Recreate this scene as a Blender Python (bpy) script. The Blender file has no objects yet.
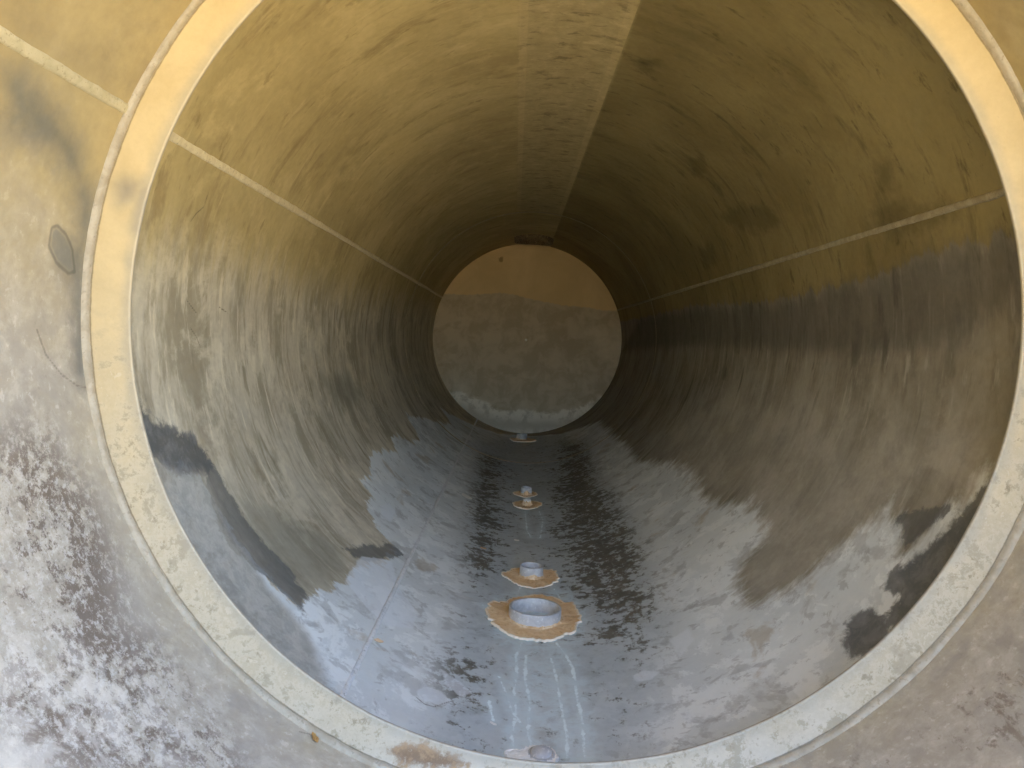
import bpy, bmesh, math, random
import numpy as np

random.seed(7)
rng = np.random.default_rng(11)
S = bpy.context.scene
C = S.collection

# ------------------------------------------------------------------ geometry of the place
Rc = 1.2                                   # inner radius of the tank
F = 745.0                                  # focal length in pixels of a 1024 wide picture
YAW, PITCH = 0.004905, -0.057477
AX, AZ = 0.12155 * Rc, 0.01939 * Rc        # tank axis relative to the camera
D1, D2, RI = 1.51857 * Rc, 7.90519 * Rc, 0.9076 * Rc
Y0 = 0.0                                   # tank origin, under the mouth
YM, KX, KZ = -1.0 * Rc, 2.0 * Rc, .70 * Rc  # unseen mouth, slant made up so light enters on its shorter right side


def mouth(th):
    return YM + KX * np.sin(th) + KZ * np.cos(th)


TW = 0.012                                 # plate thickness
BOT = 0.0                                  # inner bottom of the shell above ground
CAMZ = BOT + Rc - AZ
CUT = math.radians(14.0)
R = math.radians


def ray(px, py):
    d = ((px - 512) / F, 1.0, -(py - 384) / F)
    cp, sp = math.cos(PITCH), math.sin(PITCH)
    x, y, z = d[0], cp * d[1] - sp * d[2], sp * d[1] + cp * d[2]
    cy, sy = math.cos(YAW), math.sin(YAW)
    return cy * x - sy * y, sy * x + cy * y, z


def wrap(th):
    return (th - CUT) % (2 * math.pi) + CUT


def on_shell(px, py, r=Rc):
    x, y, z = ray(px, py)
    a = AX * x + AZ * z
    q = x * x + z * z
    t = (a + math.sqrt(a * a - q * (AX * AX + AZ * AZ - r * r))) / q
    return wrap(math.atan2(x * t - AX, z * t - AZ)), y * t


def on_disc(px, py, d):
    x, y, z = ray(px, py)
    t = d / y
    return math.atan2(x * t - AX, z * t - AZ), math.hypot(x * t - AX, z * t - AZ)


def P(th, y, r=Rc):                        # tank coordinates
    return (r * math.sin(th), y - Y0, Rc + r * math.cos(th))


# ------------------------------------------------------------------ object helpers
def link(name, me, mat=None, parent=None, label=None):
    o = bpy.data.objects.new(name, me)
    C.objects.link(o)
    if mat is not None:
        for m in (mat if isinstance(mat, (list, tuple)) else [mat]):
            me.materials.append(m)
    if parent is not None:
        o.parent = parent
    if label:
        o['label'] = label
    return o


def tag(o, label=None, cat=None, group=None, kind=None):
    for k, v in (('label', label), ('category', cat), ('group', group), ('kind', kind)):
        if v:
            o[k] = v
    return o


def grid_mesh(name, V, nu, nv, closed_u=False, smooth=True, flip=False):
    """V: (nv, nu, 3) array"""
    me = bpy.data.meshes.new(name)
    V = np.asarray(V, dtype=np.float32).reshape(-1, 3)
    iu = np.arange(nu if closed_u else nu - 1)
    jv = np.arange(nv - 1)
    U, W = np.meshgrid(iu, jv)
    U, W = U.ravel(), W.ravel()
    U2 = (U + 1) % nu
    q = np.stack([W * nu + U, W * nu + U2, (W + 1) * nu + U2, (W + 1) * nu + U], 1)
    if flip:
        q = q[:, ::-1]
    set_mesh(me, V, q, smooth)
    return me


def set_mesh(me, V, q, smooth=True, mat_index=None):
    n = len(q)
    me.vertices.add(len(V))
    me.vertices.foreach_set('co', np.asarray(V, np.float32).ravel())
    me.loops.add(n * 4)
    me.loops.foreach_set('vertex_index', np.asarray(q, np.int32).ravel())
    me.polygons.add(n)
    me.polygons.foreach_set('loop_start', np.arange(0, n * 4, 4, dtype=np.int32))
    me.polygons.foreach_set('loop_total', np.full(n, 4, np.int32))
    if mat_index is not None:
        me.polygons.foreach_set('material_index', np.asarray(mat_index, np.int32))
    me.update(calc_edges=True)
    me.validate()
    me.polygons.foreach_set('use_smooth', np.full(len(me.polygons), smooth))


def add_attr(me, name, arr):
    a = me.attributes.new(name, 'FLOAT', 'POINT')
    a.data.foreach_set('value', np.asarray(arr, np.float32).ravel())


def add_vec(me, name, arr):
    a = me.attributes.new(name, 'FLOAT_VECTOR', 'POINT')
    a.data.foreach_set('vector', np.asarray(arr, np.float32).ravel())


def bm_mesh(name, bm, smooth=False):
    bmesh.ops.recalc_face_normals(bm, faces=bm.faces)
    me = bpy.data.meshes.new(name)
    bm.to_mesh(me)
    bm.free()
    for p in me.polygons:
        p.use_smooth = smooth
    return me


# smooth 1-D / 2-D value noise for lumpy edges
def wob(t, seed, octs=4):
    r = np.random.default_rng(seed)
    t = np.asarray(t, float)
    out = np.zeros_like(t)
    a = 1.0
    for k in range(octs):
        tab = r.uniform(-1, 1, 257)
        x = t * (2 ** k)
        i = np.floor(x).astype(int)
        f = x - i
        f = f * f * (3 - 2 * f)
        out += a * (tab[i % 257] * (1 - f) + tab[(i + 1) % 257] * f)
        a *= 0.5
    return out / 1.9


def seg_dist(ax, ay, bx, by, X, Y):
    dx, dy = bx - ax, by - ay
    L = dx * dx + dy * dy + 1e-12
    t = np.clip(((X - ax) * dx + (Y - ay) * dy) / L, 0, 1)
    return np.hypot(X - ax - t * dx, Y - ay - t * dy)


FAR = 0.4


def sd_poly(pts, X, Y):
    """signed distance, positive inside"""
    pts = np.asarray(pts, float)
    out = np.full(X.shape, -FAR)
    lo, hi = pts.min(0) - FAR, pts.max(0) + FAR
    m = (X > lo[0]) & (X < hi[0]) & (Y > lo[1]) & (Y < hi[1])
    x, y = X[m], Y[m]
    if not len(x):
        return out
    d = np.full(x.shape, 1e9)
    ins = np.zeros(x.shape, bool)
    n = len(pts)
    for i in range(n):
        ax, ay = pts[i]
        bx, by = pts[(i + 1) % n]
        d = np.minimum(d, seg_dist(ax, ay, bx, by, x, y))
        if ay != by:
            c = ((ay > y) != (by > y)) & (x < (bx - ax) * (y - ay) / (by - ay) + ax)
            ins ^= c
    out[m] = np.clip(np.where(ins, d, -d), -FAR, FAR)
    return out


def d_line(lines, X, Y):
    out = np.full(X.shape, FAR)
    for pts in lines:
        pts = np.asarray(pts, float)
        lo, hi = pts.min(0) - .1, pts.max(0) + .1
        m = (X > lo[0]) & (X < hi[0]) & (Y > lo[1]) & (Y < hi[1])
        x, y = X[m], Y[m]
        if not len(x):
            continue
        d = out[m]
        for i in range(len(pts) - 1):
            d = np.minimum(d, seg_dist(*pts[i], *pts[i + 1], x, y))
        out[m] = d
    return out


def shell_pts(poly, closed=True, sub=4):
    """picture outline -> outline on the shell (metres round the girth, metres along)"""
    out = []
    n = len(poly)
    for i in range(n if closed else n - 1):
        a, b = poly[i], poly[(i + 1) % n]
        if a[0] == 't' or b[0] == 't':
            if a[0] == 't':
                out.append((wrap(R(a[1])) * Rc, a[2] * Rc))
            else:
                th, y = on_shell(*a)
                out.append((th * Rc, y))
            continue
        for k in range(sub):
            t = k / sub
            th, y = on_shell(a[0] + (b[0] - a[0]) * t, a[1] + (b[1] - a[1]) * t)
            out.append((th * Rc, y))
    if not closed:
        th, y = on_shell(*poly[-1])
        out.append((th * Rc, y))
    return out


# ------------------------------------------------------------------ node helpers
class NT:
    def __init__(self, name):
        self.m = bpy.data.materials.new(name)
        self.m.use_nodes = True
        self.t = self.m.node_tree
        self.t.nodes.clear()
        self.out = self.n('ShaderNodeOutputMaterial')
        self.b = self.n('ShaderNodeBsdfPrincipled')
        self.t.links.new(self.b.outputs[0], self.out.inputs[0])

    def n(self, typ, **kw):
        nd = self.t.nodes.new(typ)
        for k, v in kw.items():
            setattr(nd, k, v)
        return nd

    def put(self, sock, v):
        if isinstance(v, bpy.types.NodeSocket):
            self.t.links.new(v, sock)
        elif v is not None:
            if sock.type == 'RGBA' and len(v) == 3:
                v = (*v, 1)
            sock.default_value = v

    def attr(self, name, vec=False):
        nd = self.n('ShaderNodeAttribute', attribute_name=name)
        return nd.outputs['Vector' if vec else 'Fac']

    def obj(self):
        return self.n('ShaderNodeTexCoord').outputs['Object']

    def scale(self, vec, s):
        nd = self.n('ShaderNodeVectorMath', operation='MULTIPLY')
        self.put(nd.inputs[0], vec)
        nd.inputs[1].default_value = s if isinstance(s, (tuple, list)) else (s, s, s)
        return nd.outputs[0]

    def add(self, a, b):
        nd = self.n('ShaderNodeVectorMath', operation='ADD')
        self.put(nd.inputs[0], a)
        self.put(nd.inputs[1], b)
        return nd.outputs[0]

    def noise(self, vec, s=1.0, detail=4, rough=0.55, dist=0.0, col=False):
        nd = self.n('ShaderNodeTexNoise')
        self.put(nd.inputs['Vector'], vec)
        nd.inputs['Scale'].default_value = s
        nd.inputs['Detail'].default_value = detail
        nd.inputs['Roughness'].default_value = rough
        nd.inputs['Distortion'].default_value = dist
        return nd.outputs['Color' if col else 'Fac']

    def math(self, op, a, b=None, c=None, clamp=False):
        nd = self.n('ShaderNodeMath', operation=op, use_clamp=clamp)
        self.put(nd.inputs[0], a)
        if b is not None:
            self.put(nd.inputs[1], b)
        if c is not None:
            self.put(nd.inputs[2], c)
        return nd.outputs[0]

    def mul(self, a, b):
        return self.math('MULTIPLY', a, b)

    def step(self, x, lo, hi, a=0.0, b=1.0):
        nd = self.n('ShaderNodeMapRange', interpolation_type='SMOOTHSTEP')
        self.put(nd.inputs[0], x)
        for i, v in enumerate((lo, hi, a, b)):
            nd.inputs[i + 1].default_value = v
        return nd.outputs[0]

    def mix(self, f, a, b, mode='MIX'):
        nd = self.n('ShaderNodeMix', data_type='RGBA', blend_type=mode)
        self.put(nd.inputs[0], f)
        self.put(nd.inputs[6], a)
        self.put(nd.inputs[7], b)
        return nd.outputs[2]

    def edge(self, sd, noise, amp, w, shift=0.0):
        """mask of a stain: signed distance, ragged by noise"""
        x = self.math('MULTIPLY_ADD', self.math('SUBTRACT', noise, 0.5), amp, sd)
        return self.step(x, -w + shift, w + shift)

    def bump(self, h, strength, dist):
        nd = self.n('ShaderNodeBump')
        nd.inputs['Strength'].default_value = strength
        nd.inputs['Distance'].default_value = dist
        self.put(nd.inputs['Height'], h)
        self.t.links.new(nd.outputs[0], self.b.inputs['Normal'])

    def done(self, col, rough=0.6, spec=0.4, metal=0.0):
        self.put(self.b.inputs['Base Color'], col)
        self.put(self.b.inputs['Roughness'], rough)
        self.b.inputs['Specular IOR Level'].default_value = spec
        self.b.inputs['Metallic'].default_value = metal
        return self.m


# ------------------------------------------------------------------ materials
def shell_material():
    k = NT('stained_steel_lining')
    uv = k.attr('uvw', True)
    big = k.noise(k.scale(uv, (0.9, 1.1, 1)), 1.3, 5, 0.6, 0.6)
    med = k.noise(uv, 5.5, 6, 0.62, 0.4)
    fine = k.noise(uv, 34, 5, 0.65)
    streak = k.noise(k.scale(uv, (2.4, 8.0, 1)), 1.0, 8, 0.70, 0.35)     # drips run round the girth
    coarse = k.noise(k.scale(uv, (1.0, 2.9, 1)), 1.0, 8, 0.70, 0.35)
    lines = k.noise(k.scale(uv, (1.5, 7.5, 1)), 1.0, 5, 0.62, 0.3)
    fleck = k.noise(k.scale(uv, (5.5, 13, 1)), 1.0, 7, 0.70, 0.2)
    drip = k.noise(k.scale(uv, (3.4, 19, 1)), 1.0, 6, 0.68, 0.25)
    rag = k.noise(k.scale(uv, (3.2, 13, 1)), 1.0, 8, 0.72)
    mot = k.noise(uv, 13, 8, 0.72, 0.35)
    blo = k.noise(k.scale(uv, (1, .8, 1)), 4.2, 8, .68, .3)
    grit = k.noise(k.scale(uv, (1.3, 1, 1)), 42, 6, .75)
    A = k.attr
    # upper lining
    up = k.mix(k.step(big, .35, .68), (.275, .222, .108), (.355, .292, .148))
    up = k.mix(k.mul(k.step(streak, .52, .68), .7), up, (.19, .142, .068))
    up = k.mix(k.mul(k.step(med, .56, .72), .4), up, (.20, .152, .075))
    up = k.mix(k.mul(k.step(blo, .50, .62), .35), up, (.42, .345, .18))
    up = k.mix(k.mul(k.step(drip, .56, .70), .35), up, (.44, .36, .20))
    vsep = k.n('ShaderNodeSeparateXYZ')
    k.put(vsep.inputs[0], uv)
    up = k.mix(k.mul(k.step(coarse, .52, .66), .35), up, (.20, .155, .075))
    up = k.mix(k.mul(k.step(fleck, .58, .69), .52), up, (.13, .094, .04))
    # browner plate right of the top strip, with shade painted into its colour
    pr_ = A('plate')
    shade_plate = k.mix(k.step(big, .35, .68), (.145, .115, .05), (.205, .166, .077))
    shade_plate = k.mix(k.mul(k.step(streak, .52, .70), .55), shade_plate, (.052, .041, .02))
    shade_plate = k.mix(k.mul(k.step(med, .57, .70), .4), shade_plate, (.19, .155, .075))
    shade_plate = k.mix(k.mul(k.step(drip, .57, .70), .3), shade_plate, (.18, .147, .08))
    shade_plate = k.mix(k.mul(k.step(coarse, .52, .66), .35), shade_plate, (.08, .063, .03))
    shade_plate = k.mix(k.mul(k.step(fleck, .57, .68), .55), shade_plate, (.04, .03, .014))
    up = k.mix(k.mul(k.step(k.math('MULTIPLY_ADD', k.math('SUBTRACT', mot, .5), .03, pr_), -.02, .03), k.step(vsep.outputs[1], 5.95 * Rc - .01, 5.95 * Rc + .01, 1, .9)), up, shade_plate)
    # top strip
    top = k.mix(k.step(mot, .35, .7), (.25, .203, .105), (.34, .283, .16))
    spots = k.noise(k.scale(uv, (5.0, 10, 1)), 1.6, 8, .72, .2)
    top = k.mix(k.mul(k.step(spots, .53, .63), .8), top, (.10, .082, .045))
    top = k.mix(k.mul(k.step(spots, .42, .34), .5), top, (.46, .39, .22))
    tb = k.math('MULTIPLY_ADD', k.math('SUBTRACT', mot, .5), .03, A('top'))
    col = k.mix(k.mul(k.step(tb, -.014, .014), .75), up, top)
    col = k.mix(k.mul(k.step(k.math('ABSOLUTE', k.math('SUBTRACT', tb, .018)), .02, .014), .16), col, (.50, .40, .21))
    # below the old liquid level
    wl = k.mix(k.step(big, .3, .7), (.33, .315, .272), (.43, .41, .36))
    wl = k.mix(k.mul(k.step(coarse, .48, .59), .7), wl, (.155, .142, .113))
    wl = k.mix(k.mul(k.step(lines, .57, .66), .75), wl, (.10, .09, .07))
    wl = k.mix(k.mul(k.step(streak, .46, .66), .75), wl, (.20, .18, .145))
    wl = k.mix(k.mul(k.step(drip, .55, .66), .7), wl, (.54, .51, .43))
    wl = k.mix(k.mul(k.step(blo, .50, .62), .5), wl, (.50, .475, .405))
    wl = k.mix(k.mul(k.step(med, .56, .68), .45), wl, (.23, .215, .185))
    wr_ = k.mix(k.step(big, .3, .7), (.16, .148, .124), (.215, .20, .172))  # right wall: darker copy of the lining, its shade painted in
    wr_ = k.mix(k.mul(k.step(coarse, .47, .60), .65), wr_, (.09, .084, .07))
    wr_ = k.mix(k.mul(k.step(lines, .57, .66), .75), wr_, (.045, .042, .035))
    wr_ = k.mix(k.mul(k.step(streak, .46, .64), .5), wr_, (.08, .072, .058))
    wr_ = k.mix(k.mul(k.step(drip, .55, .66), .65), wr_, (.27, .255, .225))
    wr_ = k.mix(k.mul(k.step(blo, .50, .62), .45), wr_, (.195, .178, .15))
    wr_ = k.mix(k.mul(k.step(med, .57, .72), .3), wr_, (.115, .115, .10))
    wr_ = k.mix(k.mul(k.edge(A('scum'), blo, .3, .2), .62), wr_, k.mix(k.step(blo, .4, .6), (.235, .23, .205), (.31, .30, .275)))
    wl = k.mix(k.step(A('rshade'), -.003, .003), wl, wr_)
    sd_ = A('side')
    wmn = k.n('ShaderNodeMix', data_type='FLOAT')
    k.put(wmn.inputs[0], sd_)
    k.put(wmn.inputs[2], k.mul(k.edge(A('water'), rag, .35, .16), .8))
    k.put(wmn.inputs[3], k.edge(A('water'), rag, .17, .012))
    wm = wmn.outputs[0]
    col = k.mix(k.mul(wm, .9), col, wl)
    band = k.edge(A('tide'), rag, .25, .06)
    col = k.mix(k.mul(band, .62), col, (.066, .06, .048))
    ol = k.edge(A('olive'), med, .12, .07)
    col = k.mix(k.mul(ol, .6), col, (.15, .145, .115))
    # pale floor
    fl = k.mix(k.step(big, .35, .65), (.415, .447, .462), (.49, .525, .538))
    fl = k.mix(k.mul(k.step(blo, .50, .545), .62), fl, (.57, .60, .612))
    fl = k.mix(k.mul(k.step(med, .55, .62), .58), fl, (.265, .28, .285))
    fl = k.mix(k.mul(k.step(mot, .555, .62), .5), fl, (.23, .24, .245))
    fl = k.mix(k.mul(k.step(grit, .58, .66), .35), fl, (.56, .59, .62))
    fl = k.mix(k.mul(k.step(k.noise(uv, 3.1, 6, .6, .5), .60, .68), .6), fl, (.29, .26, .21))
    fl = k.mix(k.mul(k.step(streak, .56, .70), .35), fl, (.48, .49, .50))
    fmn = k.n('ShaderNodeMix', data_type='FLOAT')
    k.put(fmn.inputs[0], sd_)
    rb = k.math('MULTIPLY_ADD', k.math('SUBTRACT', blo, .5), .9, rag)
    k.put(fmn.inputs[2], k.edge(A('floor'), rb, .22, .008))
    k.put(fmn.inputs[3], k.edge(A('floor'), rb, .24, .05))
    fm = fmn.outputs[0]
    col = k.mix(k.mul(fm, .92), col, fl)
    # wet grime along the bottom
    g1 = k.math('MULTIPLY_ADD', k.math('SUBTRACT', big, .5), .3, A('grime'))
    g2 = k.step(g1, -.10, .12)
    col = k.mix(k.mul(g2, .6), col, (.225, .262, .285))
    gn = k.noise(k.scale(uv, (13, 11, 1)), 1.6, 9, .74, .15)
    gg = k.math('MULTIPLY_ADD', k.edge(A('gunk'), med, .45, .16), .15, gn)
    gg = k.math('MULTIPLY_ADD', k.math('SUBTRACT', blo, .5), .35, gg)
    col = k.mix(k.mul(k.mul(k.step(gg, .555, .65), g2), .86), col, k.mix(k.step(mot, .4, .6), (.04, .032, .018), (.085, .07, .045)))
    gp = k.noise(k.scale(uv, (9, 8, 1)), 1.9, 8, .72, .2)
    col = k.mix(k.mul(k.mul(k.step(gp, .60, .70), g2), .45), col, (.30, .33, .355))
    # dark stains with their own outline
    dk = k.edge(A('dark'), mot, .16, .016, -.015)
    col = k.mix(k.mul(dk, .88), col, k.mix(k.step(mot, .42, .72), (.05, .053, .056), (.13, .135, .14)))
    dm = k.edge(A('mid'), mot, .14, .01, -.012)
    col = k.mix(k.mul(dm, .75), col, (.07, .073, .074))
    st_ = k.edge(A('strip'), blo, .12, .03)
    col = k.mix(k.mul(st_, .75), col, k.mix(k.step(mot, .42, .58), (.175, .162, .132), (.26, .243, .205)))
    ds = k.edge(A('brown'), mot, .16, .04, -.01)
    col = k.mix(k.mul(ds, .42), col, (.045, .034, .016))
    # light scabs
    pb = k.edge(A('scab'), mot, .05, .006)
    col = k.mix(k.mul(pb, .6), col, (.49, .52, .55))
    # lime trails
    tr = k.attr('trail')
    trn = k.math('MULTIPLY_ADD', k.math('SUBTRACT', mot, .5), .030, tr)
    trn = k.math('MULTIPLY_ADD', k.math('SUBTRACT', grit, .5), .022, trn)
    col = k.mix(k.mul(k.step(trn, .0052, .001), .92), col, (.60, .67, .70))
    col = k.mix(k.mul(k.step(trn, .045, .002), .42), col, (.42, .49, .52))
    veil = k.edge(A('veil'), mot, .2, .03)
    col = k.mix(k.mul(veil, k.step(mot, .40, .58, .05, .7)), col, (.40, .47, .50))
    # hairline scratches
    ck = k.attr('crack')
    ckn = k.math('MULTIPLY_ADD', k.math('SUBTRACT', grit, .5), .008, ck)
    col = k.mix(k.mul(k.step(ckn, .0042, .0012), .6), col, (.06, .05, .035))
    # ---- the stretch in front of the ring
    nr = k.mix(k.step(big, .35, .65), (.33, .268, .145), (.395, .328, .185))
    nr = k.mix(k.mul(k.step(blo, .5, .6), .4), nr, (.29, .24, .145))
    nr = k.mix(k.mul(k.step(med, .55, .70), .3), nr, (.45, .385, .25))
    low = k.mix(k.step(mot, .4, .62), (.365, .332, .28), (.455, .42, .365))
    low = k.mix(k.mul(k.step(med, .56, .66), .45), low, (.285, .262, .235))
    low = k.mix(k.mul(k.step(blo, .51, .55), .5), low, (.355, .33, .295))
    low = k.mix(k.mul(k.step(fine, .58, .66), .45), low, (.57, .54, .50))
    low = k.mix(k.mul(k.step(grit, .57, .66), .45), low, (.28, .25, .215))
    nr = k.mix(k.step(k.math('MULTIPLY_ADD', k.math('SUBTRACT', med, .5), .5, A('nlow')), -.34, .30), nr, low)
    pn = k.math('MULTIPLY_ADD', k.math('SUBTRACT', blo, .5), .75, k.noise(uv, 31, 10, .80, .15))
    pn2 = k.noise(uv, 46, 8, .76, .2)
    pz = k.step(A('npeel'), -.09, .09)
    nr = k.mix(k.mul(k.mul(k.step(pn, .475, .54), pz), .88), nr,
               k.mix(pn2, (.09, .066, .052), (.20, .16, .13)))
    nr = k.mix(k.mul(k.mul(k.step(pn2, .53, .58), pz), .6), nr, (.56, .535, .505))
    nr = k.mix(k.mul(k.mul(k.step(pn2, .45, .40), pz), .45), nr, (.20, .165, .14))
    wz = k.step(A('nwhite'), -.08, .10)
    nr = k.mix(k.mul(k.mul(k.step(mot, .43, .55), wz), .42), nr, (.66, .625, .58))
    rz = k.step(A('nrust'), -.08, .10)
    rn = k.math('MULTIPLY_ADD', k.math('SUBTRACT', blo, .5), .6, k.noise(k.scale(uv, (26, 15, 1)), 1.0, 9, .76, .15))
    nr = k.mix(k.mul(k.mul(k.step(rn, .54, .64), rz), .7), nr, (.17, .13, .095))
    nd = k.edge(A('ndark'), med, .12, .06)
    nr = k.mix(k.mul(nd, .8), nr, k.mix(mot, (.075, .085, .09), (.17, .175, .17)))
    ns = k.edge(A('nsmudge'), med, .14, .07)
    nr = k.mix(k.mul(ns, .45), nr, (.16, .135, .10))
    no = k.math('MULTIPLY_ADD', k.math('SUBTRACT', med, .5), .02, A('noval'))
    nr = k.mix(k.mul(k.step(k.math('ABSOLUTE', no), .007, .001), .5), nr, (.07, .07, .07))
    nr = k.mix(k.mul(k.step(no, 0, .012), .6), nr, (.16, .168, .165))
    nr = k.mix(k.mul(k.step(ckn, .0045, .001), .5), nr, (.12, .10, .08))
    front = k.step(vsep.outputs[1], D1 + .006, D1 + .002)
    col = k.mix(front, k.scale(col, 1.55), nr)
    # fine tone grain over everything
    col = k.mix(.5, col, k.mix(fine, (.32, .32, .32), (.68, .68, .68)), 'OVERLAY')
    rough = k.step(k.math('MULTIPLY_ADD', g2, -.2, mot), .1, .8, .56, .85)
    h = k.math('ADD', k.mul(med, .6), k.math('ADD', k.mul(fine, .18), k.mul(pz, k.mul(pn, .8))))
    k.bump(h, .45, .006)
    return k.done(col, rough, .22)


def ring_material():
    k = NT('cream_painted_ring')
    o = k.obj()
    med = k.noise(o, 6, 6, .6, .4)
    mot = k.noise(o, 21, 9, .76, .15)
    fine = k.noise(o, 60, 6, .72)
    A = k.attr
    col = k.mix(k.step(med, .35, .65), (.50, .405, .24), (.56, .46, .285))
    low = k.mix(k.step(mot, .4, .6), (.43, .385, .30), (.54, .495, .41))
    sep = k.n('ShaderNodeSeparateXYZ')
    k.put(sep.inputs[0], o)
    hz = k.math('MULTIPLY_ADD', k.math('SUBTRACT', med, .5), .6, sep.outputs[2])
    lm = k.step(hz, 1.5, .5)
    low = k.mix(k.step(hz, .35, -.1), low, (.56, .535, .49))
    col = k.mix(lm, col, low)
    gz = k.step(hz, 1.35, .95)
    col = k.mix(k.mul(k.mul(k.step(mot, .50, .60), gz), .65), col, (.27, .235, .165))
    gr2 = k.noise(o, 34, 8, .75, .2)
    col = k.mix(k.mul(k.mul(k.step(gr2, .54, .62), k.step(med, .42, .58)), k.mul(gz, .62)), col, (.21, .175, .115))
    col = k.mix(k.mul(k.mul(k.step(mot, .40, .34), gz), .5), col, (.62, .58, .49))
    col = k.mix(k.mul(k.step(fine, .64, .72), .35), col, (.33, .28, .20))
    col = k.mix(k.mul(k.edge(A('smudge'), med, .05, .04), .7), col, (.15, .155, .16))
    col = k.mix(k.mul(k.edge(A('rust'), mot, .12, .012), .85), col,
                k.mix(k.step(mot, .4, .65), (.17, .10, .055), (.42, .28, .16)))
    col = k.mix(k.mul(k.edge(A('joint'), mot, .01, .004), .6), col, (.34, .30, .23))
    col = k.mix(k.mul(k.step(k.math('MULTIPLY_ADD', k.math('SUBTRACT', med, .5), .05, A('inner')), .035, .0), .5), col, (.30, .29, .26))
    cr = k.math('MULTIPLY_ADD', k.math('SUBTRACT', fine, .5), .004, k.math('ABSOLUTE', A('crease')))
    col = k.mix(k.mul(k.step(cr, .0035, .0005), .7), col, (.13, .10, .065))
    col = k.mix(.35, col, k.mix(fine, (.34, .34, .34), (.66, .66, .66)), 'OVERLAY')
    k.bump(k.math('ADD', med, k.mul(fine, .3)), .3, .004)
    return k.done(col, .5, .4)


def end_material():
    k = NT('end_plate_lining')
    o = k.obj()
    big = k.noise(o, 1.6, 5, .6, .5)
    med = k.noise(o, 5, 6, .62, .5)
    fine = k.noise(o, 28, 5, .65)
    A = k.attr
    col = k.mix(k.step(big, .35, .65), (.66, .51, .28), (.75, .585, .34))
    lo = k.mix(k.step(med, .38, .62), (.46, .39, .28), (.58, .505, .39))
    lo = k.mix(k.mul(k.step(big, .52, .66), .55), lo, (.70, .63, .51))
    col = k.mix(k.edge(A('level'), fine, .05, .012), col, lo)
    wt = k.edge(A('scale'), med, .20, .02)
    col = k.mix(k.mul(wt, .8), col, k.mix(k.mul(k.step(k.noise(o, 7, 8, .7, .3), .40, .56), k.step(A('scale'), .20, .04)), (.52, .48, .41), (.86, .82, .74)))
    col = k.mix(k.mul(k.edge(A('spot'), fine, .03, .01), .7), col, (.2, .13, .06))
    k.bump(k.math('ADD', med, k.mul(fine, .3)), .3, .01)
    return k.done(col, .62, .3)


def plain(name, c1, c2, s=20, rough=.6, bump=.3, bd=.003, spots=None, metal=0.0, spec=.4):
    k = NT(name)
    o = k.obj()
    a = k.noise(o, s, 6, .65, .4)
    b = k.noise(o, s * 3.7, 5, .65)
    col = k.mix(k.step(a, .35, .65), c1, c2)
    if spots:
        col = k.mix(k.mul(k.step(b, .56, .66), .8), col, spots)
    k.bump(k.math('ADD', a, k.mul(b, .4)), bump, bd)
    return k.done(col, rough, spec, metal)


def rust_material():
    k = NT('crusted_rust')
    o = k.obj()
    a = k.noise(o, 14, 7, .65, .6)
    b = k.noise(o, 60, 6, .7, .3)
    col = k.mix(k.step(a, .35, .65), (.74, .49, .27), (.86, .64, .39))
    col = k.mix(k.mul(k.step(b, .55, .66), .7), col, (.52, .30, .15))
    e = k.math('MULTIPLY_ADD', k.math('SUBTRACT', b, .5), .016, k.attr('edge'))
    col = k.mix(k.mul(k.step(e, .012, .003), .8), col, (.86, .78, .66))
    col = k.mix(k.mul(k.step(k.attr('core'), .024, .0), .75), col, (.82, .62, .40))
    k.bump(k.math('ADD', a, k.mul(b, .5)), .6, .006)
    return k.done(col, .8, .25)


M_shell = shell_material()
M_ring = ring_material()
M_end = end_material()
M_rust = rust_material()
M_out = plain('weathered_outer_steel', (.30, .30, .29), (.40, .39, .37), 4)
M_weld_n = plain('dull_weld_metal', (.42, .38, .26), (.50, .455, .325), 30, .6, .5, .004, (.30, .265, .18))
M_weld = plain('pale_weld_metal', (.66, .57, .37), (.76, .68, .47), 30, .55, .5, .004, (.42, .36, .24))
M_weld_r = plain('tan_weld_metal', (.33, .28, .18), (.45, .39, .26), 26, .55, .5, .004, (.26, .2, .12))
M_weld_b = plain('blue_grey_weld_metal', (.66, .69, .71), (.80, .82, .84), 26, .5, .5, .004, (.40, .42, .44))
M_fillet = plain('cream_fillet_weld', (.30, .265, .205), (.38, .345, .285), 22, .5, .5, .004, (.26, .225, .175))
M_pipe = plain('grey_pipe_steel', (.45, .45, .465), (.57, .565, .575), 24, .5, .3, .002, (.76, .75, .74))
M_crust = plain('pale_orange_crust', (.66, .42, .22), (.82, .66, .46), 40, .8, .6, .004, (.55, .30, .14))
M_white = plain('white_lime_crust', (.78, .78, .76), (.88, .87, .85), 50, .8, .5, .003)
M_hatch = plain('dark_hatch_steel', (.10, .075, .04), (.17, .13, .075), 30, .7, .4, .004, (.55, .47, .33))
M_leaf = plain('dry_leaf_brown', (.36, .19, .06), (.50, .30, .10), 60, .7, .4, .001, (.16, .08, .03))
M_soil = plain('dry_sandy_soil', (.42, .325, .18), (.50, .40, .235), .8, .9, .4, .02)

# ------------------------------------------------------------------ the tank
tank = bpy.data.objects.new('storage_tank', None)
C.objects.link(tank)
tank.location = (AX, Y0, BOT)
tag(tank, 'large cylindrical steel tank seen from inside through its open end, stained grey and tan lining', 'tank')

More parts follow.
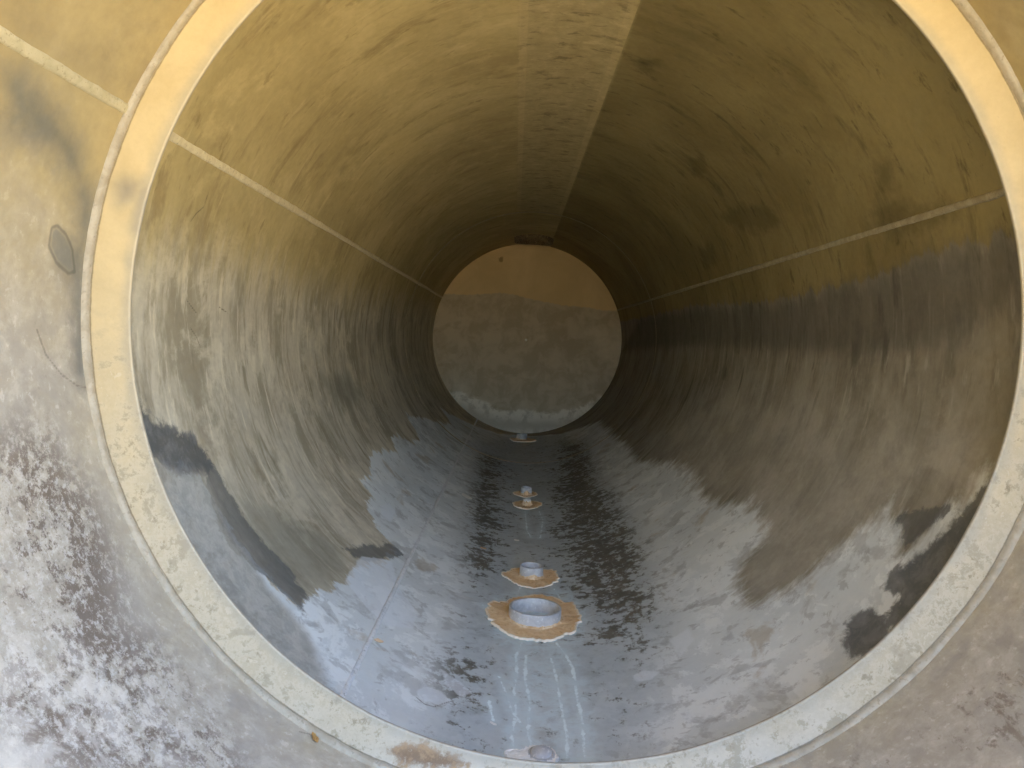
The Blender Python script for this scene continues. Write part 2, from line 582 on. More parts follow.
NTH, NY = 1200, 640
th = CUT + np.linspace(0, 2 * math.pi, NTH)
NB = 40                                    # rows between the mouth and the part in view
q0, q1 = 1 / (1.08 * Rc), 1 / (D2 + .004)
ys = 1 / np.linspace(q0, q1, NY - NB)
TH, YY = np.meshgrid(th, ys)
t_ = np.linspace(0, 1, NB, endpoint=False)[:, None]
mo = np.minimum(mouth(th), ys[0] - .002)[None, :]
YY = np.concatenate([mo + (ys[0] - mo) * t_, YY])
TH = np.repeat(th[None, :], NY, 0)
X_, Y_ = TH * Rc, YY
# slight ovality and plate waviness so the wall is not a perfect tube
rr = Rc + .0035 * np.sin(2 * TH + .6) * 0 + .0022 * np.sin(3.1 * YY + 2 * np.sin(TH)) * np.clip((YY - D1) / .4, 0, 1) * np.clip((D2 - YY) / .5, 0, 1)
V = np.stack([rr * np.sin(TH), YY - Y0, Rc + rr * np.cos(TH)], -1).reshape(-1, 3)
iu = np.arange(NTH - 1)
jv = np.arange(NY - 1)
U, W = np.meshgrid(iu, jv)
U, W = U.ravel(), W.ravel()
q = np.stack([W * NTH + U, W * NTH + U + 1, (W + 1) * NTH + U + 1, (W + 1) * NTH + U], 1)
n0 = len(V)
# outer skin, mouth rim
NO = 180
to = np.linspace(0, 2 * math.pi, NO, endpoint=False)
ro = Rc + TW
rings = []
mo = np.minimum(mouth(to), ys[0] - .002) - .001
for (r_, y_) in ((Rc - .0002, mo), (ro, mo), (ro, D2 + .03 + 0 * to), (.02, D2 + .03 + 0 * to)):
    rings.append(np.stack([r_ * np.sin(to), y_ - Y0, Rc + r_ * np.cos(to)], -1))
V2 = np.concatenate(rings)
q2 = []
for j in range(3):
    for i in range(NO):
        q2.append((n0 + j * NO + i, n0 + j * NO + (i + 1) % NO, n0 + (j + 1) * NO + (i + 1) % NO, n0 + (j + 1) * NO + i))
V2 = np.concatenate([V, V2])
q2 = np.concatenate([q, np.array(q2)])
mi = np.concatenate([np.zeros(len(q), int), np.ones(len(q2) - len(q), int)])
me = bpy.data.meshes.new('shell')
set_mesh(me, V2, q2, True, mi)
pad = len(V2) - n0


def A_(name, arr, fill=-FAR):
    add_attr(me, name, np.concatenate([arr.ravel(), np.full(pad, fill)]))


uvw = np.zeros((len(V2), 3), np.float32)
uvw[:n0, 0] = X_.ravel()
uvw[:n0, 1] = Y_.ravel()
add_vec(me, 'uvw', uvw)


def layer(name, *polys):
    out = np.full(X_.shape, -FAR)
    for p in polys:
        out = np.maximum(out, sd_poly(shell_pts(p), X_, Y_))
    A_(name, out)


FLOOR = [(300, 607), (318, 596), (345, 576), (362, 566), (398, 551), (384, 536), (372, 520), (366, 505), (372, 492),
         (364, 487), (370, 478), (372, 462), (378, 452), (386, 450), (398, 455), (392, 440), (396, 432), (412, 442),
         (420, 440), (406, 416), (432, 420), (452, 425), (440, 408), (470, 424), (500, 434), (530, 436), (560, 434),
         (600, 421), (640, 462), (668, 464), (690, 470), (702, 498), (745, 504), (757, 512), (760, 545), (742, 565),
         (733, 595), (760, 600), (800, 583), (840, 550), (878, 520), (890, 506), (897, 520), (903, 548), (918, 540),
         (990, 474), (1004, 466), (985, 530), (920, 640), (780, 745), (580, 800), (420, 775), (290, 700), (215, 625), (175, 540),
         (148, 458), (200, 475), (232, 540)]
layer('floor', FLOOR)
WATER = [(110, 232), (137, 242), (210, 256), (310, 287), (350, 295), (400, 303), (432, 306), ('t', 278, 8.2), ('t', 84, 8.2),
         (619, 322), (650, 316), (690, 306), (725, 304), (765, 302), (800, 294), (850, 285), (905, 262), (950, 247),
         (1018, 232), ('t', 80, 1.25), ('t', 280, 1.25)]
layer('water', WATER)
layer('tide', [(640, 318), (690, 309), (725, 307), (765, 305), (800, 296), (850, 286), (905, 263), (950, 248), (1019, 230), (1030, 240),
               (1024, 300), (940, 345), (860, 355), (760, 350), (690, 345), (640, 350), (622, 352)])
layer('olive', [(235, 495), (290, 515), (335, 545), (345, 572), (303, 606), (285, 575), (250, 540)],
      [(322, 378), (350, 374), (364, 396), (350, 410), (333, 400)])
layer('scum', [(650, 440), (700, 400), (800, 395), (930, 430), (1000, 430), (985, 485), (890, 510), (780, 600), (725, 615),
               (740, 545), (735, 505), (690, 475)])
layer('grime', [(478, 440), (560, 434), (588, 440), (602, 475), (640, 530), (668, 600), (672, 660), (650, 760), (500, 785),
                (420, 770), (430, 700), (455, 620), (462, 560), (468, 500), (474, 460)])
layer('gunk', [(560, 440), (588, 445), (605, 480), (640, 535), (650, 590), (640, 640), (600, 640), (570, 580), (555, 500)],
      [(480, 450), (500, 460), (500, 520), (495, 570), (470, 570), (466, 520), (472, 470)],
      [(425, 660), (470, 660), (470, 700), (440, 705), (420, 690)])
layer('dark', [(136, 400), (150, 425), (170, 430), (190, 440), (205, 452), (209, 463), (202, 471), (186, 474), (168, 465),
               (150, 455), (141, 440)],
      [(1006, 470), (998, 500), (965, 552), (930, 600), (900, 634), (889, 612), (905, 594), (886, 585), (893, 575),
       (925, 552), (960, 520)],
      [(847, 630), (854, 620), (870, 613), (880, 616), (886, 628), (880, 642), (866, 652), (855, 655), (849, 643)])
layer('mid', [(204, 464), (214, 470), (238, 512), (264, 545), (288, 570), (305, 598), (300, 607), (283, 592), (262, 575),
              (238, 552), (222, 530), (213, 505)],
      [(345, 549), (370, 546), (395, 546), (400, 552), (392, 556), (365, 559)],
      [(905, 515), (900, 522), (906, 542), (925, 530), (945, 508)])
layer('strip', [(140, 440), (150, 456), (180, 474), (203, 472), (225, 530), (262, 578), (290, 612), (315, 650), (330, 690), (285, 670),
                (226, 615), (180, 545)])
layer('brown', [(722, 217), (745, 206), (770, 209), (780, 222), (765, 230), (735, 228)],
      [(872, 212), (895, 203), (920, 212), (910, 222), (890, 226)], [(877, 163), (890, 165), (894, 186), (884, 192)],
      [(700, 250), (712, 245), (716, 262), (704, 266)], [(868, 225), (905, 216), (950, 205), (955, 214), (900, 232)],
      [(690, 160), (702, 156), (706, 172), (694, 176)], [(640, 58), (655, 60), (650, 72), (640, 70)])
layer('scab', [(380, 506), (388, 503), (396, 512), (390, 522), (380, 518)],
      [(632, 675), (645, 669), (658, 672), (652, 679), (638, 681)],
      [(416, 690), (426, 685), (440, 690), (452, 703), (438, 706), (420, 698)],
      [(440, 668), (458, 680), (472, 692), (462, 697), (446, 684)],
      [(345, 580), (362, 556), (392, 560), (400, 590), (418, 612), (412, 628), (385, 625), (365, 605)],
      [(670, 640), (688, 628), (695, 640), (680, 656)])
TR = [[(522, 642), (516, 655), (517, 675), (514, 690), (516, 712), (512, 735), (514, 757)],
      [(526, 655), (525, 680), (530, 700), (528, 730), (533, 757)],
      [(556, 642), (566, 655), (573, 668), (576, 690), (582, 720), (585, 757)],
      [(551, 658), (556, 675), (560, 700), (567, 735), (567, 757)],
      [(499, 676), (507, 695), (513, 712), (520, 722)],
      [(489, 700), (493, 720)], [(525, 511), (527, 530), (531, 537)], [(539, 511), (543, 520), (540, 538)],
      [(520, 588), (516, 598)], [(553, 588), (561, 600)], [(490, 610), (483, 605)]]
A_('trail', d_line([shell_pts(p, False) for p in TR], X_, Y_), FAR)
layer('veil', [(512, 645), (570, 645), (590, 700), (596, 775), (500, 775), (508, 700)],
      [(480, 604), (520, 590), (570, 592), (590, 620), (575, 645), (500, 645)])
CK = [[(741, 104), (760, 112), (778, 124), (790, 132)], [(791, 134), (805, 143), (817, 153)],
      [(208, 192), (203, 207), (196, 213), (190, 221)], [(756, 305), (757, 320), (760, 340)],
      [(186, 300), (192, 308), (196, 313)], [(190, 328), (196, 337), (200, 347)], [(219, 307), (228, 313)],
      [(416, 697), (424, 704), (434, 707), (445, 703), (453, 701)], [(455, 695), (470, 699)],
      [(620, 405), (610, 418)], [(37, 330), (46, 355), (62, 375), (78, 386), (90, 388)],
      [(300, 732), (330, 738), (360, 745)]]
A_('crack', d_line([shell_pts(p, False) for p in CK], X_, Y_), FAR)
dth = (TH + math.pi) % (2 * math.pi) - math.pi
A_('top', np.minimum(np.minimum(dth + R(6.4), R(13.9) - dth) * Rc, (5.9 * Rc - YY)))
A_('plate', np.minimum(TH - CUT + .01, R(93) - TH) * Rc)  # browner right plate, darkened to carry shade
A_('side', (TH < math.pi) * 1.0, 0)
A_('rshade', np.minimum(TH - R(72.05), R(180) - TH) * Rc)  # extent of the shade painted on the right wall
# in front of the ring
layer('nlow', [('t', 100, .7), ('t', 100, 1.6), ('t', 278, 1.6), ('t', 278, .7)])
layer('npeel', [(-10, 445), (20, 432), (48, 436), (70, 470), (92, 500), (108, 540), (118, 580), (122, 620), (150, 640),
                (185, 680), (215, 720), (245, 775), (100, 790), (-10, 720)])
layer('nwhite', [(-20, 640), (60, 640), (120, 650), (170, 700), (195, 790), (-20, 790)])
layer('nrust', [(860, 745), (930, 695), (1000, 640), (1040, 600), (1040, 780), (820, 780)])
layer('ndark', [(2, 68), (22, 72), (45, 100), (62, 120), (80, 140), (88, 165), (95, 200), (90, 250), (86, 300), (84, 360),
                (86, 385), (74, 372), (75, 330), (69, 290), (60, 262), (66, 240), (76, 235), (76, 215), (70, 185),
                (55, 152), (30, 135), (8, 130)])
layer('nsmudge', [(5, 10), (30, 12), (45, 35), (20, 40)], [(65, 55), (85, 40), (105, 60), (104, 80), (75, 72)],
      [(128, 80), (150, 60), (145, 85), (132, 100)], [(5, 5), (30, 5), (20, 25)])
layer('noval', [(52, 228), (57, 226), (66, 234), (73, 250), (75, 272), (68, 274), (56, 262), (49, 246)])
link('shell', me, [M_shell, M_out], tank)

# end plate (slightly dished)
NR, NA = 90, 260
rads = np.linspace(.001, Rc + .002, NR)
ang = np.linspace(0, 2 * math.pi, NA, endpoint=False)
RA, AN = np.meshgrid(rads, ang, indexing='ij')
Ye = D2 - Y0 + .003 * np.sin(5 * RA + 2 * np.cos(AN))
Ve = np.stack([RA * np.sin(AN), Ye, Rc + RA * np.cos(AN)], -1)
me = grid_mesh('end_plate', Ve, NA, NR, True)


def disc_pts(poly, d):
    out = []
    n = len(poly)
    for i in range(n):
        a, b = poly[i], poly[(i + 1) % n]
        for s in range(3):
            t_, r_ = on_disc(a[0] + (b[0] - a[0]) * s / 3, a[1] + (b[1] - a[1]) * s / 3, d)
            out.append((r_ * math.sin(t_), r_ * math.cos(t_)))
    return out


ex, ez = RA * np.sin(AN), RA * np.cos(AN)
add_attr(me, 'level', sd_poly(disc_pts([(420, 296), (448, 294), (470, 295), (500, 293), (515, 295), (530, 299), (545, 302),
                                        (560, 305), (590, 308), (600, 310), (630, 312), (640, 460), (420, 460)], D2), ex, ez))
add_attr(me, 'scale', sd_poly(disc_pts([(440, 388), (462, 394), (480, 402), (500, 410), (530, 412), (560, 412), (585, 406),
                                        (604, 396), (610, 440), (440, 440)], D2), ex, ez))
add_attr(me, 'spot', sd_poly(disc_pts([(499, 257), (503, 257), (503, 262), (499, 262)], D2), ex, ez))
endp = link('end_plate', me, M_end, tank, 'flat round end wall, tan above the old liquid line and grey below')
bm = bmesh.new()
bmesh.ops.create_icosphere(bm, subdivisions=3, radius=.016)
t_, r_ = on_disc(526, 340, D2)
p0 = P(t_, D2 - .004, r_)
for v in bm.verts:
    v.co = (v.co.x + p0[0], v.co.y * .6 + p0[1], v.co.z + p0[2])
link('boss', bm_mesh('boss', bm, True), M_white, endp, 'tiny pale boss at the middle of the end wall')

# ------------------------------------------------------------------ stiffening ring
def leg(a_):
    t_ = a_ * 257 / (2 * math.pi)
    return .0130 + .0028 * wob(t_ * .22, 21) + .0009 * wob(t_ * 1.1, 22)


NA, NR = 1440, 34
ang = np.linspace(0, 2 * math.pi, NA, endpoint=False)
TR_ = .011
rows = []
face_r = np.concatenate([np.linspace(Rc - .001, Rc - .034, 22), np.linspace(Rc - .038, RI + .003, 24)])
for r_ in face_r:
    rows.append((r_, D1 + 0 * ang))
rows.append((RI + .0008, D1 + .001 + 0 * ang))
rows.append((RI, D1 + .003 + 0 * ang))
rows.append((RI, D1 + TR_ - .003 + 0 * ang))
rows.append((RI + .0008, D1 + TR_ - .001 + 0 * ang))
rows.append((RI + .003, D1 + TR_ + 0 * ang))
rows.append((Rc - .001, D1 + TR_ + 0 * ang))
Vr, rad2 = [], []
for r_, y_ in rows:
    rw = r_ + (.0009 * wob(ang * 12 / (2 * math.pi) * 2, 3) if r_ < Rc - .01 else 0)
    Vr.append(np.stack([rw * np.sin(ang), y_ - Y0 + .0015 * wob(ang * 8, 5), Rc + rw * np.cos(ang)], -1))
    rad2.append(np.full(NA, r_))
Vr = np.array(Vr)
rad2 = np.array(rad2)
me = grid_mesh('stiffening_ring', Vr, NA, len(rows), True)
rx, rz = rad2 * np.sin(ang), rad2 * np.cos(ang)


def rl(name, *polys):
    out = np.full(rx.shape, -FAR)
    for p in polys:
        out = np.maximum(out, sd_poly(disc_pts(p, D1), rx, rz))
    add_attr(me, name, out)


rl('smudge', [(114, 183), (125, 176), (140, 183), (136, 198), (120, 204)], [(140, 190), (146, 190), (138, 230), (134, 228)])
rl('rust', [(383, 748), (410, 743), (450, 753), (475, 764), (440, 772), (400, 765)])
rl('joint', [(888, 649), (895, 643), (920, 661), (911, 668)])
add_attr(me, 'inner', rad2 - RI)
add_attr(me, 'crease', (Rc - leg(ang)[None, :]) - .001 - rad2)
ring = link('stiffening_ring', me, M_ring, tank, 'cream painted flat ring standing in from the wall near the mouth')

# fillet weld between ring and shell (front), lumpy
NA = 2200
ang = np.linspace(0, 2 * math.pi, NA, endpoint=False)
aa = ang * 257 / (2 * math.pi)
l1 = leg(ang)
l2 = .016 + .0028 * wob(aa * .22, 23) + .0008 * wob(aa * 1.1, 24)
prof = []
for s in np.linspace(0, 1, 9):
    blg = math.sin(math.pi * s) * .0045
    dr = l1 * s                                    # inward along the ring face
    dy = l2 * (1 - s)                              # towards the mouth along the shell
    rr_ = Rc + .0006 - dr - blg * .7 + .0006 * wob(aa * 2, 31 + int(s * 8))
    yy_ = D1 + .0004 - dy - blg * .7 + .0006 * wob(aa * 2, 51 + int(s * 8))
    prof.append(np.stack([rr_ * np.sin(ang), yy_ - Y0, Rc + rr_ * np.cos(ang)], -1))
me = grid_mesh('fillet_weld', np.array(prof), NA, 9, True)
link('fillet_weld', me, M_fillet, ring)


# ------------------------------------------------------------------ seam welds
def seam(th_deg0, th_deg1, y0, y1, half, hgt, mat, label, seed):
    n = 900
    t = np.linspace(0, 1, n)
    y = 1 / (1 / y0 + (1 / y1 - 1 / y0) * t)
    tc = np.radians(th_deg0 + (th_deg1 - th_deg0) * (y - y0) / (y1 - y0))
    rows_ = []
    K = 9
    wl_ = half * (1 + .16 * wob(y * 22, seed) + .08 * wob(y * 60, seed + 1))
    wr_ = half * (1 + .16 * wob(y * 22, seed + 2) + .08 * wob(y * 60, seed + 3))
    for i in range(K):
        s = i / (K - 1) * 2 - 1
        off = np.where(s < 0, s * wl_, s * wr_)
        h = hgt * (1 - abs(s) ** 3) * (1 + .25 * wob(y * 45, seed + 9 + i // 3)) - .0012 * (abs(s) > .99)
        if abs(s) > .99:
            h = np.full(n, -.003)
        r_ = Rc - h
        a_ = tc + off / Rc
        rows_.append(np.stack([r_ * np.sin(a_), y - Y0, Rc + r_ * np.cos(a_)], -1))
    return link('seam_weld', grid_mesh('seam_weld', np.array(rows_), n, K), mat, tank, label)


seam(-63.8, -63.8, max(.25, mouth(R(-63.8)) + .01), D1 - .012, .0150, .0045, M_weld_n, 'broad pale weld seam on the left wall in front of the ring', 101)
seam(-63.8, -63.8, D1 + TR_ + .002, D2 - .002, .0150, .0050, M_weld, 'pale weld seam running along the left wall behind the ring', 111)
seam(72.05, 72.05, max(.25, mouth(R(72)) + .01), D2 - .002, .0125, .0055, M_weld_r, 'tan rippled weld seam running along the right wall', 131)
seam(-148.2, -148.1, D1 + .004, D2 - .002, .0100, .0035, M_weld_b, 'thin blue-grey weld seam running along the floor left of the pipe stubs', 161)

# girth weld towards the far end
NA = 900
ang = np.linspace(0, 2 * math.pi, NA, endpoint=False)
aa = ang * 120 / (2 * math.pi)
pr = []
for i in range(7):
    s = i / 3 - 1
    h = .0025 * (1 - s * s) * (1 + .3 * wob(aa, 70 + i)) if abs(s) < .99 else -.003
    r_ = Rc - .002 - h + 0 * ang
    y_ = 5.95 * Rc + s * .016 + .003 * wob(aa, 80)
    pr.append(np.stack([r_ * np.sin(ang), y_ - Y0, Rc + r_ * np.cos(ang)], -1))
link('girth_weld', grid_mesh('girth_weld', np.array(pr), NA, 7, True), M_weld_r, tank)


# ------------------------------------------------------------------ pipe stubs in the bottom
def frame(th, y):
    """local axes of the floor at th, y: tangent (girth), along, inward"""
    return ((math.cos(th), 0, -math.sin(th)), (0, 1, 0), (-math.sin(th), 0, -math.cos(th)))


def put(th, y, a, b, h):
    """a along the girth, b along the tank, h inward from the shell (follows the curve)"""
    t2 = th + a / Rc
    return P(t2, y + b, Rc - h)


def flat(th, y, a, b, h):
    """rigid frame: height h above the floor at the centre"""
    u, v, w = frame(th, y)
    c = P(th, y)
    return tuple(c[i] + u[i] * a + v[i] * b + w[i] * h for i in range(3))


def pipe_stub(px, py, od, hgt, wall, label, seed, sag=0.0, mat=M_pipe):
    th_, y_ = on_shell(px, py)
    n = 96
    ph = np.linspace(0, 2 * math.pi, n, endpoint=False)
    ro_, ri_ = od / 2, od / 2 - wall
    w = wob(ph * 6, seed) * hgt * .03
    rows_ = []
    for r_, h_ in ((ro_, -.012), (ro_, hgt * .5), (ro_, hgt - .003), (ro_ - .002, hgt), (ri_ + .002, hgt), (ri_, hgt - .003), (ri_, hgt * .4), (ri_, -.012)):
        rows_.append([flat(th_, y_, r_ * math.cos(p), -r_ * math.sin(p), h_ + (w[i] if h_ > hgt * .8 else 0)) for i, p in enumerate(ph)])
    return link('pipe_stub', grid_mesh('pipe_stub', np.array(rows_), n, len(rows_), True), mat, tank, label), th_, y_


def collar(parent, th_, y_, od, hgt, wid, seed, mat=M_crust, tongue=None):
    n = 120
    ph = np.linspace(0, 2 * math.pi, n, endpoint=False)
    e = wob(ph * 9, seed)
    e2 = wob(ph * 14, seed + 1)
    rows_ = []
    for s in np.linspace(0, 1, 7):
        row = []
        for i, p in enumerate(ph):
            r_ = od / 2 - .002 + (wid * (1 + .35 * e[i])) * s
            hh = hgt * (1 + .45 * e2[i])
            if tongue:
                hh += tongue * math.exp(-((p - math.pi / 2 - .1) / .45) ** 2)
            h_ = hh * (1 - s) ** 1.4 + .001 - .004 * (s > .99) + .0012 * e[(i * 3 + int(s * 17)) % n]
            row.append(flat(th_, y_, r_ * math.cos(p), -r_ * math.sin(p), h_ + (r_ * math.cos(p)) ** 2 / (2 * Rc) + .003))
        rows_.append(row)
    return link('weld_collar', grid_mesh('weld_collar', np.array(rows_), n, 7, True), mat, parent)


def rust_pad(parent, outline, th_, y_, od, thick, seed, jag=.006, mat=M_rust, name='rust_scale'):
    pts = np.array([(on_shell(*p)) for p in outline])
    a = ((pts[:, 0] - th_ + math.pi) % (2 * math.pi) - math.pi) * Rc
    b = pts[:, 1] - y_
    n = 220
    pa = np.arctan2(b, a)
    order = np.argsort(pa)
    pa, rad_ = pa[order], np.hypot(a, b)[order]
    ph = np.linspace(-math.pi, math.pi, n, endpoint=False)
    rad_ = np.interp(ph, pa, rad_, period=2 * math.pi)
    rad_ = rad_ + jag * wob(ph * 5 + 50, seed, 5) + jag * 1.1 * np.abs(wob(ph * 7 + 90, seed + 2, 5)) - jag * .9 * np.maximum(0, wob(ph * 4 + 33, seed + 3, 5)) ** 2
    rad_ = np.maximum(rad_, od * .5 + .004)
    rows_, ed, co = [], [], []
    ss = [1.0, 1.0, .985, .95, .9, .82, .7, .55, .4, .2, 0.0]
    base = od * .46
    for k_, s in enumerate(ss):
        row = []
        for i, p in enumerate(ph):
            r_ = base + (rad_[i] - base) * s
            h_ = -.003 if k_ == 0 else thick * (.75 + .25 * (1 - s)) + .0045 * wob(np.array([p * 9 + s * 23 + 60]), seed + 4, 4)[0]
            if k_ == 2:
                h_ += .0025
            row.append(put(th_, y_, r_ * math.cos(p), r_ * math.sin(p), h_))
            ed.append((rad_[i] - r_))
            co.append(r_ - od / 2)
        rows_.append(row)
    me = grid_mesh(name, np.array(rows_), n, len(ss), True)
    add_attr(me, 'edge', ed)
    add_attr(me, 'core', co)
    return link(name, me, mat, parent)


s1, t1, y1 = pipe_stub(534.5, 620, .2215, .058, .013, 'largest grey pipe stub, wide and open, ringed by orange rust', 201)
rust_pad(s1, [(489, 614), (491, 606), (497, 603), (505, 603), (520, 598), (545, 596), (556, 599), (564, 604), (573, 604), (575, 611),
              (578, 617), (577, 625), (572, 632), (562, 638), (548, 641), (530, 640), (512, 636), (500, 630), (491, 624)], t1, y1, .2215, .008, 211, .020)
collar(s1, t1, y1, .2215, .012, .018, 221)
s2, t2, y2 = pipe_stub(531, 577, .118, .060, .008, 'narrower grey pipe stub just behind the largest one', 202)
rust_pad(s2, [(504, 577), (510, 572), (525, 568), (540, 570), (550, 571), (556, 576), (556, 583), (548, 587), (535, 589), (520, 586),
              (512, 582)], t2, y2, .118, .008, 212, .016)
collar(s2, t2, y2, .118, .013, .014, 222, tongue=.02)
s3, t3, y3 = pipe_stub(527, 505.5, .056, .046, .007, 'small crusted pipe stub, nearer of the middle pair', 203, mat=M_white)
rust_pad(s3, [(514, 505), (518, 502), (527, 501), (536, 502), (540, 503), (538, 507), (533, 509), (525, 509.5), (518, 508)], t3, y3, .056, .008, 213, .006)
collar(s3, t3, y3, .056, .034, .022, 223)
s4, t4, y4 = pipe_stub(526, 495, .085, .062, .008, 'small open pipe stub, farther of the middle pair', 204)
rust_pad(s4, [(513.5, 494), (519, 492), (530, 492), (537, 494.5), (532, 497), (526, 498), (519, 496.5)], t4, y4, .085, .008, 214, .006)
collar(s4, t4, y4, .085, .016, .020, 224, tongue=.030)
s5, t5, y5 = pipe_stub(521.5, 440, .125, .075, .01, 'farthest pipe stub in front of the end wall', 205)
rust_pad(s5, [(511, 440), (516, 438.6), (526, 438.6), (532, 439.5), (536, 441), (530, 442), (521, 442), (514, 441.5)], t5, y5, .125, .01, 215, .008)
collar(s5, t5, y5, .125, .02, .02, 225)
s6, t6, y6 = pipe_stub(541, 757, .080, .012, .010, 'nearest low pipe stub half hidden behind the ring edge', 206)
rust_pad(s6, [(503, 756), (512, 752), (522, 753), (530, 751), (545, 750), (553, 754), (557, 760), (550, 766), (535, 768), (515, 764)],
         t6, y6, .080, .010, 216, .010, M_white, 'lime_crust')
n = 40
cap = [[flat(t6, y6, r_ * math.cos(p), -r_ * math.sin(p), h_) for p in np.linspace(0, 2 * math.pi, n, endpoint=False)]
       for r_, h_ in ((.032, .006), (.030, .018), (.020, .024), (.008, .026), (.0005, .026))]
link('plug', grid_mesh('plug', np.array(cap), n, 5, True), M_pipe, s6)

# opening in the top, close to the end
t7, y7 = on_shell(534, 237)
n = 90
ph = np.linspace(0, 2 * math.pi, n, endpoint=False)
rows_ = []
for r_, h_ in ((.235, -.004), (.235, .055), (.225, .062), (.212, .062), (.205, .052), (.205, -.004)):
    rows_.append([put(t7, min(y7, D2 - .32), r_ * math.cos(p), r_ * math.sin(p), h_ + (.004 * wob(np.array([p * 7 + 30]), 91)[0] if h_ > 0 else 0)) for p in ph])
link('hatch_collar', grid_mesh('hatch_collar', np.array(rows_), n, len(rows_), True), M_hatch, tank, 'low dark collar round the hatch in the roof by the end wall')


# ------------------------------------------------------------------ loose scraps lying in the tank
def scrap(name, px, py, wpx, hpx, rot, mat, label, cat, group=None, curl=.3, seed=1, thick=.0012):
    th_, y_ = on_shell(px, py)
    sc = y_ / F
    L, Wd = wpx * sc, hpx * sc
    r = np.random.default_rng(seed)
    nu, nv = 13, 7
    top, botm = [], []
    for j in range(nv):
        for i in range(nu):
            u_ = i / (nu - 1) * 2 - 1
            v_ = (j / (nv - 1) * 2 - 1) * (1 - abs(u_) ** 2.2) ** .6 * (1 + .15 * math.sin(5 * u_ + seed))
            a, b = u_ * L / 2, v_ * Wd / 2
            h = .002 + curl * L * (.25 * u_ * u_ + .2 * v_ * v_) + .001 * r.uniform(0, 1)
            ca, sa = math.cos(rot), math.sin(rot)
            top.append((a * ca - b * sa, a * sa + b * ca, h + thick))
    o = bpy.data.objects.new(name, None)
    c = P(th_, y_)
    u, v, w = frame(th_, y_)
    bm = bmesh.new()
    tv = [bm.verts.new(tuple(u[k] * p[0] + v[k] * p[1] + w[k] * p[2] for k in range(3))) for p in top]
    bv = [bm.verts.new(tuple(u[k] * p[0] + v[k] * p[1] + w[k] * (p[2] - thick) for k in range(3))) for p in top]
    for j in range(nv - 1):
        for i in range(nu - 1):
            q_ = [j * nu + i, j * nu + i + 1, (j + 1) * nu + i + 1, (j + 1) * nu + i]
            bm.faces.new([tv[x] for x in q_])
            bm.faces.new([bv[x] for x in q_[::-1]])
    per = [j * nu for j in range(nv)] + [(nv - 1) * nu + i for i in range(1, nu)] + [j * nu + nu - 1 for j in range(nv - 2, -1, -1)] + [i for i in range(nu - 2, 0, -1)]
    for k in range(len(per)):
        a, b = per[k], per[(k + 1) % len(per)]
        bm.faces.new((tv[a], tv[b], bv[b], bv[a]))
    bpy.data.objects.remove(o)
    bmesh.ops.remove_doubles(bm, verts=bm.verts, dist=1e-6)
    o = link(name, bm_mesh(name, bm, True), mat)
    o.location = (c[0] + AX, c[1] + Y0, c[2] + BOT)
    tag(o, label, cat, group)
    return o


scrap('dry_leaf', 314, 739, 15, 6, .9, M_leaf, 'small curled brown dry leaf lying against the weld below the ring', 'leaf', curl=.35, seed=3)
G = 'paint flakes on the tank floor'
scrap('paint_flake', 493, 725, 9, 4, .6, M_white, 'white paint flake on the floor left of the white lime trails', 'flake', G, seed=4)
scrap('paint_flake', 516.5, 541, 6, 5, .1, M_white, 'pale paint flake on the floor between the middle pair of stubs and the narrower stub', 'flake', G, seed=5)
scrap('paint_flake', 483, 549, 7, 5, -.3, M_crust, 'tan flake on dark grime left of the narrower pipe stub', 'flake', G, seed=6)
scrap('paint_flake', 466.5, 497, 12, 14, -.5, M_white, 'largest pale flake, left of the middle pair of pipe stubs', 'flake', G, seed=7, curl=.08)
scrap('rust_chip', 378, 642, 12, 6, -.6, M_rust, 'small brown rust chip just right of the floor seam', 'chip', seed=8)

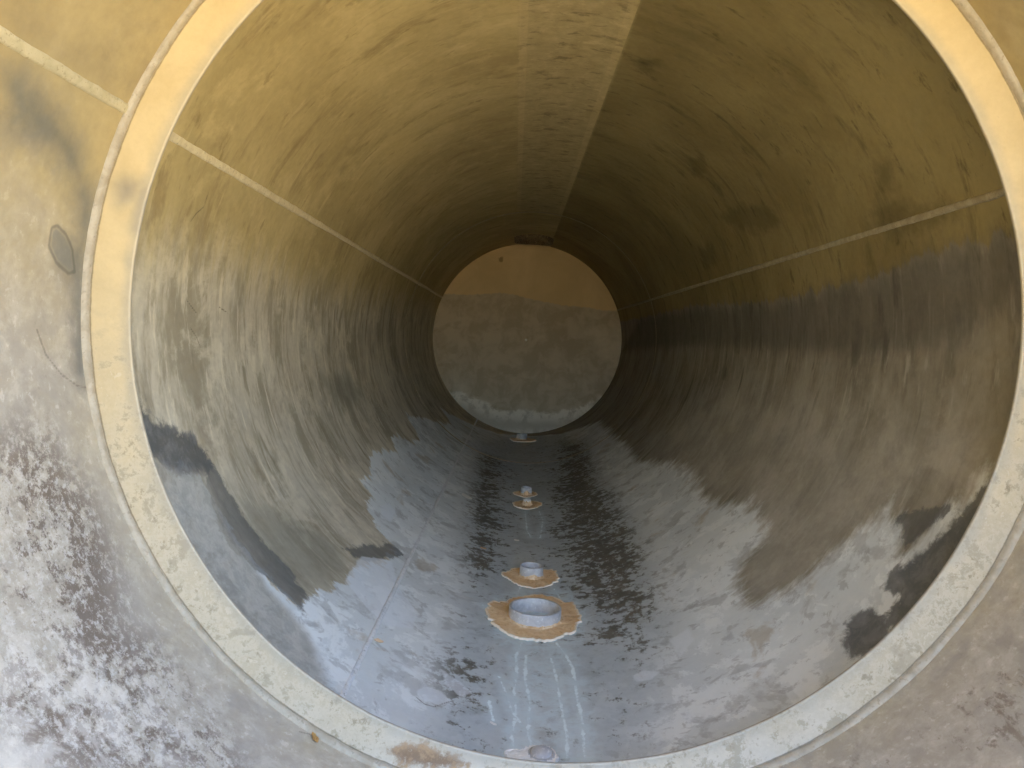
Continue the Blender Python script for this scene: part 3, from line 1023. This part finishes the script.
# ------------------------------------------------------------------ ground outside, sky, sun
bm = bmesh.new()
bmesh.ops.create_grid(bm, x_segments=40, y_segments=40, size=400)
g = link('ground', bm_mesh('ground', bm), M_soil)
g.location = (0, 0, BOT - TW - .005)
tag(g, kind='structure')

SUN_EL, SUN_AZ = 46.0, 40.0                # azimuth clockwise from the tank's far end (+Y)
world = bpy.data.worlds.new('World')
S.world = world
world.use_nodes = True
nt = world.node_tree
sky = nt.nodes.new('ShaderNodeTexSky')
sky.sky_type = 'NISHITA'
sky.sun_disc = False
sky.sun_elevation = R(SUN_EL)
sky.sun_rotation = R(SUN_AZ)
sky.dust_density = 2.7
sky.air_density = 1.0
bg = nt.nodes['Background']
nt.links.new(sky.outputs[0], bg.inputs[0])
bg.inputs[1].default_value = 0.15
sl = bpy.data.lights.new('sun', 'SUN')
sl.energy = 3.2
sl.angle = R(.5)
sl.color = (1, .95, .86)
so = bpy.data.objects.new('sun', sl)
C.objects.link(so)
so.location = (8, 4, 12)
from mathutils import Vector
dv = Vector((math.sin(R(SUN_AZ)) * math.cos(R(SUN_EL)), math.cos(R(SUN_AZ)) * math.cos(R(SUN_EL)), math.sin(R(SUN_EL))))
so.rotation_euler = dv.to_track_quat('Z', 'Y').to_euler()

cd = bpy.data.cameras.new('camera')
cd.sensor_width = 36
cd.lens = F / 1024 * 36
cd.clip_start = .02
cd.clip_end = 2000
co_ = bpy.data.objects.new('camera', cd)
C.objects.link(co_)
co_.location = (0, 0, CAMZ)
co_.rotation_euler = (math.pi / 2 + PITCH, 0, YAW)
S.camera = co_

S.render.engine = 'CYCLES'
S.cycles.use_denoising = True
S.cycles.max_bounces = 14
S.cycles.diffuse_bounces = 7
S.cycles.use_adaptive_sampling = True
S.cycles.adaptive_threshold = .02
S.cycles.glossy_bounces = 4
S.cycles.caustics_reflective = False
S.cycles.caustics_refractive = False
S.view_settings.view_transform = 'Standard'
S.view_settings.look = 'None'
S.view_settings.exposure = 3.62
S.view_settings.gamma = 1
